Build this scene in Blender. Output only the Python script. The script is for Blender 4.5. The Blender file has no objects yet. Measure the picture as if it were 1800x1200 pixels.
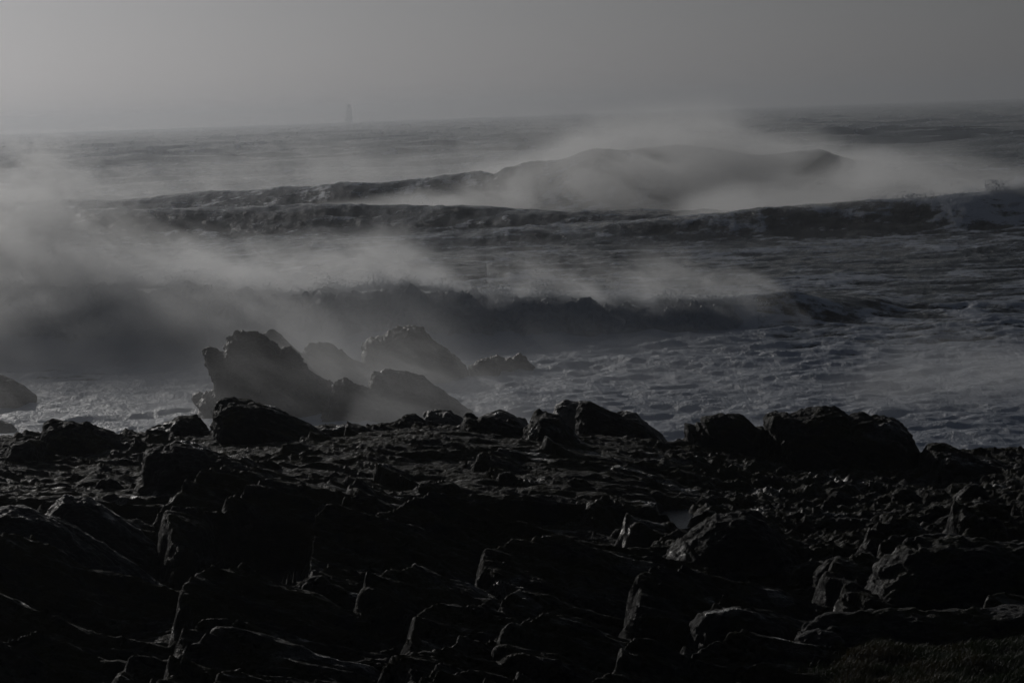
import bpy, math, random
import numpy as np
from mathutils import Matrix, Vector

sc = bpy.context.scene
col = sc.collection
rng = np.random.default_rng(7)
random.seed(7)

# ------------------------------------------------------------------ camera
CAM_H = 12.0
FPX = 5104.0                      # focal length in pixels of an 1800 wide frame
PITCH = math.atan(400.0 / FPX)
ROLL = math.radians(2.0)
Fv = np.array([0, math.cos(PITCH), -math.sin(PITCH)])
R0 = np.array([1.0, 0, 0]); U0 = np.array([0, math.sin(PITCH), math.cos(PITCH)])
Rv = math.cos(ROLL) * R0 - math.sin(ROLL) * U0
Uv = math.sin(ROLL) * R0 + math.cos(ROLL) * U0
cam_d = bpy.data.cameras.new("camera")
cam = bpy.data.objects.new("camera", cam_d); col.objects.link(cam)
cam_d.lens = 36 * FPX / 1800; cam_d.sensor_width = 36
cam_d.clip_start = 0.5; cam_d.clip_end = 40000
cam.matrix_world = Matrix(((Rv[0], Uv[0], -Fv[0], 0), (Rv[1], Uv[1], -Fv[1], 0), (Rv[2], Uv[2], -Fv[2], CAM_H), (0, 0, 0, 1)))
sc.camera = cam

# ------------------------------------------------------------------ light
SUN_AZ = -21.5      # degrees left of the view direction
SUN_EL = 15.5
sun_d = bpy.data.lights.new("sun", 'SUN'); sun = bpy.data.objects.new("sun", sun_d); col.objects.link(sun)
sun_d.energy = 4.0; sun_d.angle = math.radians(0.5); sun_d.color = (1.0, 0.965, 0.92)
az, el = math.radians(SUN_AZ), math.radians(SUN_EL)
to_sun = Vector((math.sin(az) * math.cos(el), math.cos(az) * math.cos(el), math.sin(el)))
sun.rotation_euler = to_sun.to_track_quat('Z', 'Y').to_euler(); sun.location = (-60, 100, 80)
w = bpy.data.worlds.new("World"); sc.world = w; w.use_nodes = True
nt = w.node_tree; nt.nodes.clear()
sky = nt.nodes.new('ShaderNodeTexSky'); sky.sky_type = 'NISHITA'; sky.sun_disc = False
sky.sun_elevation = el; sky.sun_rotation = az; sky.dust_density = 1.2; sky.air_density = 1.0; sky.altitude = 0
hs = nt.nodes.new('ShaderNodeHueSaturation'); hs.inputs['Saturation'].default_value = 0.36
bg = nt.nodes.new('ShaderNodeBackground'); bg.inputs[1].default_value = 0.062
wo = nt.nodes.new('ShaderNodeOutputWorld')
nt.links.new(sky.outputs[0], hs.inputs['Color']); cool = nt.nodes.new('ShaderNodeMix'); cool.data_type = 'RGBA'; cool.blend_type = 'MULTIPLY'; cool.inputs[0].default_value = 1; cool.inputs[7].default_value = (.885, .975, 1.15, 1)
nt.links.new(hs.outputs[0], cool.inputs[6]); nt.links.new(cool.outputs[2], bg.inputs[0]); nt.links.new(bg.outputs[0], wo.inputs[0])
vs = sc.view_settings
vs.view_transform = 'Standard'; vs.look = 'None'; vs.gamma = 1.0; vs.use_curve_mapping = False
vs.exposure = -2.6
cy = sc.cycles
cy.use_denoising = True
try: cy.denoiser = 'OPENIMAGEDENOISE'
except Exception: pass
cy.max_bounces = 6; cy.diffuse_bounces = 2; cy.glossy_bounces = 3; cy.transmission_bounces = 2
cy.volume_bounces = 1; cy.transparent_max_bounces = 64
cy.volume_step_rate = 1.0; cy.volume_max_steps = 200
cy.use_adaptive_sampling = True; cy.adaptive_threshold = .035; cy.adaptive_min_samples = 16
cy.caustics_reflective = False; cy.caustics_refractive = False
cy.sample_clamp_direct = 20; cy.sample_clamp_indirect = 2.0

# ------------------------------------------------------------------ helpers
def ray(u, v):
    d = Fv + Rv * ((u - 900) / FPX) - Uv * ((v - 600) / FPX)
    return d / d[1]
def at(u, v, dist):               # the point seen at photo pixel (u, v) at ground distance dist
    return np.array([0, 0, CAM_H]) + ray(u, v) * dist
def dist_at(u, v, z=0.0):         # where the ray through (u, v) meets height z
    return (z - CAM_H) / ray(u, v)[2]

def tag(o, label=None, cat=None, group=None, kind=None):
    if label: o['label'] = label
    if cat: o['category'] = cat
    if group: o['group'] = group
    if kind: o['kind'] = kind
    return o
def link(name, me, mat=None, parent=None):
    o = bpy.data.objects.new(name, me); col.objects.link(o)
    if mat: me.materials.append(mat)
    if parent: o.parent = parent
    return o
def mesh_np(name, verts, faces, smooth=True):
    """faces: (n,3) or (n,4) int array"""
    me = bpy.data.meshes.new(name)
    n, k = faces.shape
    me.vertices.add(len(verts)); me.vertices.foreach_set('co', np.ascontiguousarray(verts, np.float32).ravel())
    me.loops.add(n * k); me.loops.foreach_set('vertex_index', np.ascontiguousarray(faces, np.int32).ravel())
    me.polygons.add(n)
    me.polygons.foreach_set('loop_start', np.arange(0, n * k, k, dtype=np.int32))
    me.update(calc_edges=True)
    me.polygons.foreach_set('use_smooth', np.full(n, smooth))
    return me
def grid_faces(nr, nc):
    i = np.arange(nr - 1)[:, None] * nc + np.arange(nc - 1)[None, :]
    return np.stack([i, i + 1, i + nc + 1, i + nc], -1).reshape(-1, 4)
def attr(me, name, vals):
    a = me.attributes.new(name, 'FLOAT', 'POINT'); a.data.foreach_set('value', np.ascontiguousarray(vals, np.float32).ravel())

def _h(ix, iy, iz, seed):
    h = (ix * 374761393 + iy * 668265263 + iz * 2147483647 + seed * 1274126177) & 0xffffffff
    h = ((h ^ (h >> 13)) * 1274126177) & 0xffffffff
    h = ((h ^ (h >> 16)) * 2246822519) & 0xffffffff
    return h ^ (h >> 15)
def perlin2(x, y, seed=0):
    x = np.asarray(x, np.float64); y = np.asarray(y, np.float64)
    ix = np.floor(x).astype(np.int64); iy = np.floor(y).astype(np.int64)
    fx = x - ix; fy = y - iy
    sx = fx * fx * fx * (fx * (fx * 6 - 15) + 10); sy = fy * fy * fy * (fy * (fy * 6 - 15) + 10)
    def g(dx, dy):
        a = _h(ix + dx, iy + dy, 0, seed).astype(np.float64) * (2 * math.pi / 4294967296.0)
        return np.cos(a) * (fx - dx) + np.sin(a) * (fy - dy)
    a = g(0, 0); b = g(1, 0); c = g(0, 1); d = g(1, 1)
    return ((a + (b - a) * sx) * (1 - sy) + (c + (d - c) * sx) * sy) * 1.5
def perlin3(p, seed=0):
    i = np.floor(p).astype(np.int64); f = p - i
    s = f * f * f * (f * (f * 6 - 15) + 10)
    r = 0
    for dx in (0, 1):
        for dy in (0, 1):
            for dz in (0, 1):
                h = _h(i[:, 0] + dx, i[:, 1] + dy, i[:, 2] + dz, seed)
                gx = ((h & 255) / 127.5 - 1); gy = (((h >> 8) & 255) / 127.5 - 1); gz = (((h >> 16) & 255) / 127.5 - 1)
                v = gx * (f[:, 0] - dx) + gy * (f[:, 1] - dy) + gz * (f[:, 2] - dz)
                wx = s[:, 0] if dx else 1 - s[:, 0]; wy = s[:, 1] if dy else 1 - s[:, 1]; wz = s[:, 2] if dz else 1 - s[:, 2]
                r = r + v * wx * wy * wz
    return r * 1.2
def fbm2(x, y, oct=4, seed=0, gain=.5):
    r = 0; a = 1
    for k in range(oct):
        r = r + a * perlin2(x * 2 ** k, y * 2 ** k, seed + k * 17); a *= gain
    return r
def fbm3(p, oct=4, seed=0, gain=.5):
    r = 0; a = 1
    for k in range(oct):
        r = r + a * perlin3(p * 2 ** k, seed + k * 17); a *= gain
    return r
def ridge2(x, y, oct=4, seed=0, gain=.5):
    r = 0; a = 1
    for k in range(oct):
        r = r + a * (1 - 2 * np.abs(perlin2(x * 2 ** k, y * 2 ** k, seed + k * 17))); a *= gain
    return r
def sstep(a, b, x):
    t = np.clip((x - a) / (b - a), 0, 1); return t * t * (3 - 2 * t)
def worley3(p, seed=0):
    """nearest cell: distance, second distance, id hash, centre"""
    i = np.floor(p).astype(np.int64)
    b1 = np.full(len(p), 9.0); b2 = np.full(len(p), 9.0); ids = np.zeros(len(p), np.int64); cen = np.zeros_like(p)
    for dx in (-1, 0, 1):
        for dy in (-1, 0, 1):
            for dz in (-1, 0, 1):
                c = i + np.array([dx, dy, dz])
                h = _h(c[:, 0], c[:, 1], c[:, 2], seed)
                q = c + np.stack([(h & 1023) / 1023., ((h >> 10) & 1023) / 1023., ((h >> 20) & 1023) / 1023.], 1)
                d = np.sqrt(((p - q) ** 2).sum(1))
                m = d < b1
                b2 = np.where(m, b1, np.minimum(b2, d)); b1 = np.where(m, d, b1)
                ids = np.where(m, h, ids); cen = np.where(m[:, None], q, cen)
    return b1, b2, ids, cen

# ------------------------------------------------------------------ materials
def new_mat(name):
    m = bpy.data.materials.new(name); m.use_nodes = True; m.node_tree.nodes.clear()
    return m, m.node_tree.nodes, m.node_tree.links
def node(N, t, **kw):
    n = N.new(t)
    for k, v in kw.items(): setattr(n, k, v)
    return n
def setin(n, **kw):
    for k, v in kw.items(): n.inputs[k.replace('_', ' ')].default_value = v
    return n
def noise_node(N, L, scale, detail=4, rough=.55, vec=None, dist=0):
    n = node(N, 'ShaderNodeTexNoise'); n.inputs['Scale'].default_value = scale
    n.inputs['Detail'].default_value = detail; n.inputs['Roughness'].default_value = rough; n.inputs['Distortion'].default_value = dist
    if vec is not None: L.new(vec, n.inputs['Vector'])
    return n
def mapped(N, L, scale=(1, 1, 1), rot=(0, 0, 0)):
    t = node(N, 'ShaderNodeNewGeometry'); m = node(N, 'ShaderNodeMapping')
    m.inputs['Scale'].default_value = scale; m.inputs['Rotation'].default_value = rot
    L.new(t.outputs['Position'], m.inputs['Vector']); return m.outputs[0]
def maprange(N, L, src, a, b, c=0., d=1., smooth=True):
    n = node(N, 'ShaderNodeMapRange'); n.interpolation_type = 'SMOOTHSTEP' if smooth else 'LINEAR'
    n.inputs['From Min'].default_value = a; n.inputs['From Max'].default_value = b
    n.inputs['To Min'].default_value = c; n.inputs['To Max'].default_value = d
    L.new(src, n.inputs['Value']); return n.outputs[0]
def math_n(N, L, op, a, b=None, clamp=False):
    n = node(N, 'ShaderNodeMath', operation=op); n.use_clamp = clamp
    for i, x in enumerate((a, b)):
        if x is None: continue
        if isinstance(x, (int, float)): n.inputs[i].default_value = x
        else: L.new(x, n.inputs[i])
    return n.outputs[0]
def mixc(N, L, fac, a, b):
    n = node(N, 'ShaderNodeMix', data_type='RGBA')
    if isinstance(fac, (int, float)): n.inputs[0].default_value = fac
    else: L.new(fac, n.inputs[0])
    for i, x in ((6, a), (7, b)):
        if isinstance(x, tuple): n.inputs[i].default_value = (*x, 1)
        else: L.new(x, n.inputs[i])
    return n.outputs[2]
def foam_shader(N, L, normal=None, translucent=.3, color=(.72, .75, .78)):
    d = node(N, 'ShaderNodeBsdfPrincipled'); setin(d, Base_Color=(*color, 1), Roughness=.38, IOR=1.33, Specular_IOR_Level=.35)
    t = node(N, 'ShaderNodeBsdfTranslucent'); t.inputs[0].default_value = (*color, 1)
    mx = node(N, 'ShaderNodeMixShader'); mx.inputs[0].default_value = translucent
    L.new(d.outputs[0], mx.inputs[1]); L.new(t.outputs[0], mx.inputs[2])
    if normal is not None: L.new(normal, d.inputs['Normal'])
    return mx.outputs[0]

def sea_mat():
    m, N, L = new_mat("sea_water")
    P = mapped(N, L, (1, 1, 1)); PS = mapped(N, L, (1, .45, 1))
    # ripples
    n1 = noise_node(N, L, 1.1, 5, .62, PS, .3); n2 = noise_node(N, L, 5.0, 4, .6, P)
    h = math_n(N, L, 'ADD', n1.outputs[0], math_n(N, L, 'MULTIPLY', n2.outputs[0], .36))
    bp = node(N, 'ShaderNodeBump'); setin(bp, Strength=1.0, Distance=.4); L.new(h, bp.inputs['Height'])
    wat = node(N, 'ShaderNodeBsdfPrincipled'); setin(wat, Base_Color=(.010, .016, .017, 1), Roughness=.11, IOR=1.33, Specular_IOR_Level=.10)
    L.new(bp.outputs[0], wat.inputs['Normal'])
    # foam: how much comes from the water's own state, its lacework from noise
    at_ = node(N, 'ShaderNodeAttribute', attribute_name='foam')
    PL = mapped(N, L, (.45, .6, 1)); f1 = noise_node(N, L, .8, 7, .68, PL, 1.2); f2 = noise_node(N, L, 3.2, 5, .65, P, .4)
    f = math_n(N, L, 'ADD', math_n(N, L, 'MULTIPLY', f1.outputs[0], .65), math_n(N, L, 'MULTIPLY', f2.outputs[0], .35))
    s = math_n(N, L, 'ADD', f, at_.outputs['Fac'])
    mask = maprange(N, L, s, .90, 1.08)
    b3 = noise_node(N, L, 11.0, 4, .7, P)
    b4 = noise_node(N, L, 1.6, 4, .6, PS)
    hh = math_n(N, L, 'ADD', math_n(N, L, 'MULTIPLY', b3.outputs[0], .4), math_n(N, L, 'MULTIPLY', b4.outputs[0], 1.6))
    b2 = node(N, 'ShaderNodeBump'); setin(b2, Strength=1.0, Distance=.15); L.new(hh, b2.inputs['Height'])
    foam = foam_shader(N, L, b2.outputs[0], .1, (.64, .68, .76))
    mx = node(N, 'ShaderNodeMixShader'); L.new(mask, mx.inputs[0]); L.new(wat.outputs[0], mx.inputs[1]); L.new(foam, mx.inputs[2])
    out = node(N, 'ShaderNodeOutputMaterial'); L.new(mx.outputs[0], out.inputs[0])
    return m
def froth_mat():
    m, N, L = new_mat("wave_froth")
    P = mapped(N, L)
    b = noise_node(N, L, 3.5, 6, .7, P); bp = node(N, 'ShaderNodeBump'); setin(bp, Strength=.8, Distance=.15); L.new(b.outputs[0], bp.inputs['Height'])
    s = foam_shader(N, L, bp.outputs[0], .3, (.6, .62, .66))
    out = node(N, 'ShaderNodeOutputMaterial'); L.new(s, out.inputs[0]); return m
def droplet_mat():
    m, N, L = new_mat("spray_droplets")
    s = foam_shader(N, L, None, .55, (.8, .82, .84))
    out = node(N, 'ShaderNodeOutputMaterial'); L.new(s, out.inputs[0]); return m
def rock_mat(name, base=(.030, .029, .028), moss=(.028, .026, .010), moss_amt=.5, pale=(.11, .11, .105), pale_amt=.1, rough=(.5, .85), dip=25, spec=.2):
    m, N, L = new_mat(name)
    P = mapped(N, L); S = mapped(N, L, (.5, .5, 3.2), (0, math.radians(dip), 0))
    geo = node(N, 'ShaderNodeNewGeometry'); sep = node(N, 'ShaderNodeSeparateXYZ'); L.new(geo.outputs['Normal'], sep.inputs[0])
    n1 = noise_node(N, L, 1.3, 8, .65, P, .3); n2 = noise_node(N, L, 9, 6, .7, P); n3 = noise_node(N, L, 2.2, 7, .7, S, .2)
    up = maprange(N, L, sep.outputs[2], .1, .9)
    mm = math_n(N, L, 'MULTIPLY', maprange(N, L, n1.outputs[0], .62 - .3 * moss_amt, .72 - .2 * moss_amt), up)
    c = mixc(N, L, n3.outputs[0], tuple(x * .55 for x in base), tuple(x * 1.5 for x in base))
    c = mixc(N, L, mm, c, mixc(N, L, n2.outputs[0], tuple(x * .5 for x in moss), tuple(x * 1.6 for x in moss)))
    n4 = noise_node(N, L, 4.0, 8, .75, P, .6)
    pm = maprange(N, L, n4.outputs[0], .66 - .1 * pale_amt, .74 - .1 * pale_amt)
    c = mixc(N, L, math_n(N, L, 'MULTIPLY', pm, min(1, pale_amt * 4)), c, pale)
    p = node(N, 'ShaderNodeBsdfPrincipled'); L.new(c, p.inputs['Base Color'])
    n6 = noise_node(N, L, .8, 3, .6, mapped(N, L, (1, 1, 1.7), (.3, .5, .2)), .4); wet = maprange(N, L, n6.outputs[0], .60, .66)
    rgh = maprange(N, L, n2.outputs[0], .35, .65, rough[0], rough[1])
    L.new(math_n(N, L, 'SUBTRACT', rgh, math_n(N, L, 'MULTIPLY', wet, rough[0] - .16)), p.inputs['Roughness'])
    L.new(math_n(N, L, 'ADD', spec, math_n(N, L, 'MULTIPLY', wet, .30)), p.inputs['Specular IOR Level'])
    hh = math_n(N, L, 'ADD', math_n(N, L, 'MULTIPLY', n3.outputs[0], 1.4), math_n(N, L, 'ADD', n2.outputs[0], n1.outputs[0]))
    n5 = noise_node(N, L, 34, 4, .7, P); hh = math_n(N, L, 'ADD', hh, math_n(N, L, 'MULTIPLY', n5.outputs[0], .35))
    bp = node(N, 'ShaderNodeBump'); setin(bp, Strength=.9, Distance=.10); L.new(hh, bp.inputs['Height']); L.new(bp.outputs[0], p.inputs['Normal'])
    out = node(N, 'ShaderNodeOutputMaterial'); L.new(p.outputs[0], out.inputs[0]); return m

# ------------------------------------------------------------------ sea
def crest(pts):
    """pts: (u, crest v, distance) -> slope t, distance, height arrays"""
    t, D, H = [], [], []
    for u, v, d in pts:
        p = at(u, v, d); t.append(p[0] / p[1]); D.append(d); H.append(p[2])
    return np.array(t), np.array(D), np.array(H)
MAIN = crest([(-500, 500, 158), (0, 498, 157), (150, 496, 156), (340, 492, 155), (500, 512, 154), (600, 500, 153), (720, 492, 153), (870, 515, 153), (960, 512, 153), (1050, 524, 154), (1150, 520, 155), (1280, 522, 157), (1400, 520, 160), (1530, 532, 163), (1640, 558, 166), (1760, 590, 168), (2300, 610, 170)])
FAR = crest([(-500, 372, 392), (0, 356, 390), (200, 351, 388), (400, 336, 386), (560, 325, 384), (600, 317, 384), (700, 316, 383), (800, 308, 382), (845, 297, 381), (868, 301, 380), (885, 291, 380), (930, 280, 379), (985, 281, 378), (1020, 272, 377), (1050, 264, 376), (1090, 262, 376), (1120, 257, 375), (1160, 254, 374), (1200, 256, 373), (1290, 262, 371), (1340, 270, 370), (1400, 261, 368), (1440, 261, 368), (1480, 273, 367), (1550, 289, 366), (1660, 300, 364), (1900, 318, 362), (2300, 322, 360)])
MID = crest([(-500, 378, 330), (150, 372, 325), (330, 366, 322), (600, 361, 318), (800, 365, 312), (960, 372, 305), (1200, 376, 300), (1500, 378, 300), (2300, 372, 300)])
RIGHT = crest([(300, 440, 275), (850, 412, 275), (1000, 404, 275), (1090, 394, 274), (1200, 388, 273), (1350, 368, 272), (1500, 356, 272), (1620, 348, 271), (1700, 340, 270), (1790, 332, 270), (2000, 330, 270), (2300, 345, 270)])
NEARR = crest([(1300, 760, 112), (1480, 745, 112), (1560, 725, 112), (1640, 718, 112), (1750, 722, 112), (1900, 730, 112), (2200, 760, 112)])

tL = MAIN[0][0]; tA = at(-400, 500, 157); tA = tA[0] / tA[1]
tB = at(1440, 520, 161); tB = tB[0] / tB[1]
def swell(T, Y, c, wf, wb, warp=0):
    D = np.interp(T, c[0], c[1]) + warp; H = np.maximum(np.interp(T, c[0], c[2]), 0)
    H = H * (1 + .10 * perlin2(T * 26 + 3, T * 0 + .3, int(c[1][0])) + .035 * perlin2(T * 80, Y * .02, int(c[1][0]) + 1))
    s = Y - D
    ww = np.where(s < 0, wf, wb)
    return H, s, H * np.exp(-np.abs(s / ww) ** np.where(s < 0, 2.2, 1.7))

def build_sea():
    ys = [62.0]
    while ys[-1] < 9000:
        y = ys[-1]; k = .36 if y < 460 else .5
        dy = k * y * y / (CAM_H * 2904)
        ys.append(y + min(max(dy, .12), 140))
    ys = np.array(ys)
    ti = np.arange(-.195, .1951, .00052)
    side = .195 + np.cumsum(np.linspace(.001, .012, 48))
    ts = np.concatenate([-side[::-1], ti, side])
    T, Y = np.meshgrid(ts, ys); X = T * Y
    nr, nc = X.shape
    warp = 2.2 * perlin2(X / 22, Y / 90, 3) + .8 * perlin2(X / 6, Y / 30, 4)
    near = 1 - sstep(120, 150, Y)
    far = sstep(380, 900, Y)
    z = np.zeros_like(X)
    Hm, sm, zm = swell(T, Y, MAIN, 3.6, 9.0, warp)
    Hf, sf, zf = swell(T, Y, FAR, 13., 26., warp * 2)
    Hd, sd, zd = swell(T, Y, MID, 9., 16., warp * 1.5)
    Hr, sr, zr = swell(T, Y, RIGHT, 7., 15., warp * 1.4)
    Hn, sn, zn = swell(T, Y, NEARR, 3., 4., warp * .6)
    brk = 1 - .25 * (1 - sstep(tB - .035, tB - .008, T)); zm = zm * brk
    z = np.maximum.reduce([zm, zf, zd, zr, zn * .8])
    face = np.clip(z / 3.5, 0, 1)
    # wind sea: ridged, long crested, several scales
    c1 = ridge2(X / 24 + .3 * perlin2(X / 60, Y / 60, 9), Y / 15, 2, 11) * .60
    c2 = ridge2(X / 8 + .5 * perlin2(X / 20, Y / 20, 8), Y / 5 + .35 * perlin2(X / 7, Y / 9, 7), 3, 12) * .42
    c3 = ridge2(X / 2.6, Y / 1.5, 3, 13) * .13
    bigf = ridge2(X / 120 + .3 * perlin2(X / 300, Y / 300, 19), Y / 62, 3, 14)
    mod = .55 + .45 * perlin2(X / 45, Y / 70, 5)
    z = z + (c1 * (.25 + .75 * sstep(95, 190, Y)) + c2 * (1 - .6 * near) + c3 * (1 - far) * (1 - .45 * near)) * np.clip(mod, .3, 1.1) * (1 - .5 * face) * (1 - .35 * sstep(230, 330, Y))
    z = z + bigf * far * 2.3 - .15
    z = z + .22 * face * sstep(250, 300, Y) * perlin2(X / 4.5, Y / 9, 15) + .10 * face * sstep(250, 300, Y) * ridge2(X / 2.2, Y / 6, 2, 16)
    # boiling inshore water
    b = fbm2(X / 3.2, Y / 2.0, 4, 31)
    z = z + near * (.12 * np.abs(b) + .12 * ridge2(X / 7, Y / 5.0, 3, 33))
    z = np.where(Y > 5200, z, z)
    # foam amount
    foam = .285 + .33 * near + .08 * sstep(175, 150, Y) - .04 * sstep(0, .15, T) + .12 * perlin2(X / 5, Y / 16, 43) + .10 * perlin2(X / 2, Y / 6, 44)
    foam = foam + .30 * sstep(-14, -3, sm) * (1 - sstep(-1, 1, sm)) * sstep(.8, 2.5, Hm) * (T < .085)
    foam = foam + .12 * sstep(-30, -6, sm) * (1 - sstep(-4, 0, sm))
    foam = foam + .16 * sstep(.5, 1.4, c2 / .42) + .10 * sstep(.6, 1.2, c3 / .13) * (1 - far) + .10 * perlin2(X / 14, Y / 40, 41) + .07 * perlin2(X / 50, Y / 30, 42)
    foam = foam + .05 * sstep(240, 180, Y) + .18 * np.exp(-(sn / 6) ** 2) * (Hn > .3)
    foam = foam - .10 * np.clip(zd / 3, 0, 1) + .16 * sstep(-8, -2, sr) * (1 - sstep(-1, 3, sr)) * sstep(.1, .16, T)
    foam = foam + far * .06 * sstep(.9, 1.5, bigf) - .05 * np.exp(-(sf / 20) ** 2) - .02 * far
    V = np.stack([X, Y, z], -1).reshape(-1, 3)
    me = mesh_np("sea", V, grid_faces(nr, nc))
    attr(me, 'foam', foam)
    o = link("sea", me, sea_mat()); tag(o, kind='structure')
    return o
build_sea()

# ------------------------------------------------------------------ breaking froth of each breaker
FROTH = froth_mat(); DROP = droplet_mat()
def froth_strip(name, c, t0, t1, nseg, nring, depth, hk, seed, amp, label, edge=.12, sink=.35):
    """a rolling body of whitewater lying along the crest line"""
    ts = np.linspace(t0, t1, nseg); a = np.linspace(0, math.pi, nring)
    T, A = np.meshgrid(ts, a, indexing='ij')
    D = np.interp(T, c[0], c[1]); H = np.interp(T, c[0], c[2]) * hk
    e = sstep(0, edge, (T - t0) / (t1 - t0)) * sstep(0, edge, (t1 - T) / (t1 - t0))
    H = H * (.04 + .96 * e) * (1 + .13 * perlin2(T * 52, T * 0, seed) + .05 * perlin2(T * 190, T * 0, seed + 1))
    dp = depth * (.35 + .65 * e)
    yy = D - 1.0 - np.cos(A) * dp
    zz = np.sin(A) ** .7 * H - sink
    P = np.stack([T * yy, yy, zz], -1).reshape(-1, 3)
    # outward direction
    n = np.stack([np.zeros_like(A), -np.cos(A), np.sin(A) * 1.0], -1).reshape(-1, 3)
    n /= np.linalg.norm(n, axis=1)[:, None]
    q = P / np.array([2.4, 2.2, 1.9])
    wq = q + .35 * np.stack([perlin3(q * 1.3, seed + 5), perlin3(q * 1.3 + 7, seed + 6), perlin3(q * 1.3 + 13, seed + 7)], 1)
    bil = np.zeros(len(P)); am = 1
    for k in range(6):
        bil += am * (np.abs(perlin3(wq * 1.9 ** k, seed + 20 + k)) * 1.6 - .35); am *= .6
    bil = np.where(bil > .45, .45 + (bil - .45) * .25, bil)
    ef = e.reshape(-1)
    P2 = P + n * (bil * amp * (.25 + .75 * ef))[:, None]
    P2[:, 0] += perlin3(wq * 1.2, seed + 40) * .2 * amp
    me = mesh_np(name, P2, grid_faces(nseg, nring))
    o = link(name, me, FROTH); tag(o, label, kind='stuff')
    return o, P2, bil
def droplets(name, pts, rad, label):
    """many small clots of water in the air, each a tiny octahedron"""
    n = len(pts)
    base = np.array([[1, 0, 0], [-1, 0, 0], [0, 1, 0], [0, -1, 0], [0, 0, 1], [0, 0, -1]], float)
    fc = np.array([[0, 2, 4], [2, 1, 4], [1, 3, 4], [3, 0, 4], [2, 0, 5], [1, 2, 5], [3, 1, 5], [0, 3, 5]])
    sc_ = rad[:, None, None] * (1 + .5 * rng.standard_normal((n, 1, 3)).clip(-.9, 1.6))
    V = pts[:, None, :] + base[None] * sc_
    Fc = fc[None] + (np.arange(n) * 6)[:, None, None]
    me = mesh_np(name, V.reshape(-1, 3), Fc.reshape(-1, 3), False)
    return tag(link(name, me, DROP), label, kind='stuff')
def crest_cloud(c, t0, t1, n, up, back, seed, jets=()):
    r = np.random.default_rng(seed)
    T = r.uniform(t0, t1, n)
    clump = np.clip(.45 + 1.0 * perlin2(T * 120, T * 0 + 3, seed) + .6 * perlin2(T * 420, T * 0 + 5, seed) + .4 * perlin2(T * 1300, T * 0 + 7, seed), .04, 1.8)
    D = np.interp(T, c[0], c[1]); H = np.interp(T, c[0], c[2])
    e = r.exponential(1, n).clip(0, 4)
    z = H - .35 + up * clump * e * .5
    y = D + r.normal(0, .8, n) + back * np.maximum(z - H, 0)
    x = T * y + r.normal(0, .25, n) - .4 * np.maximum(z - H, 0)
    P = np.stack([x, y, z], 1)
    for (u, v, d, rad, hh, k) in jets:
        p = at(u, v, d)
        a = r.normal(0, 1, (k, 3)); zz = r.uniform(0, 1, k) ** 1.6
        J = np.stack([p[0] + a[:, 0] * rad * (1 - .5 * zz) - .3 * hh * zz, p[1] + a[:, 1] * rad, p[2] + zz * hh], 1)
        P = np.concatenate([P, J])
    return P

froth_strip("whitewater", MAIN, tA, tB, 1500, 130, 3.4, 1.02, 50, .58, "long rolling wall of white water breaking behind the leaning rock", edge=.12)
tR0 = at(1480, 350, 270); tR0 = tR0[0] / tR0[1]; tR1 = at(2100, 340, 270); tR1 = tR1[0] / tR1[1]
froth_strip("whitewater", RIGHT, tR0, tR1, 500, 60, 5, .9, 80, .55, "dark curling breaker crest far out at the right", edge=.2)
tN0 = at(1530, 720, 112); tN0 = tN0[0] / tN0[1]; tN1 = at(2100, 720, 112); tN1 = tN1[0] / tN1[1]
froth_strip("whitewater", NEARR, tN0, tN1, 700, 70, 2.6, .9, 110, .38, "churning surge of foam breaking just behind the right end of the shore", edge=.2)

P = crest_cloud(MAIN, tA, tB - .02, 90000, .62, .6, 5, jets=[(112, 500, 157, .3, 2.3, 500), (60, 500, 157, .6, 1.3, 300), (345, 497, 155, .6, .7, 300), (380, 500, 155, .5, .5, 200)])
droplets("flying_spray", P, rng.uniform(.008, .026, len(P)), "flecks of spray thrown up along the main breaker crest")
P = crest_cloud(RIGHT, tR0, tR1, 7000, .7, .8, 6, jets=[(1755, 338, 270, 1.0, 1.2, 600), (1610, 352, 270, 1.2, .6, 300)])
droplets("flying_spray", P, rng.uniform(.02, .06, len(P)), "flecks of spray above the far right breaker")
P = crest_cloud(NEARR, tN0, tN1, 5000, .35, .5, 7)
droplets("flying_spray", P, rng.uniform(.008, .025, len(P)), "flecks of spray over the surge behind the right end of the shore")

# ------------------------------------------------------------------ rocks
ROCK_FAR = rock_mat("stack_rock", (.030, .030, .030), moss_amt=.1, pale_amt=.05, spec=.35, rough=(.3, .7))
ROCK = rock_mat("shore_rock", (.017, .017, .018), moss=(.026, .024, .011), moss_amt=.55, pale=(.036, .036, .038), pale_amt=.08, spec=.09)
ROCK_WET = rock_mat("wet_rock", (.018, .020, .024), moss=(.014, .013, .007), moss_amt=.25, pale=(.036, .036, .038), pale_amt=.05, spec=.12, rough=(.35, .7))
ROCK_LICHEN = rock_mat("lichened_rock", (.022, .022, .024), moss=(.028, .028, .012), moss_amt=.6, pale=(.10, .10, .10), pale_amt=.35, spec=.12, rough=(.5, .8), dip=8)

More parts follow.
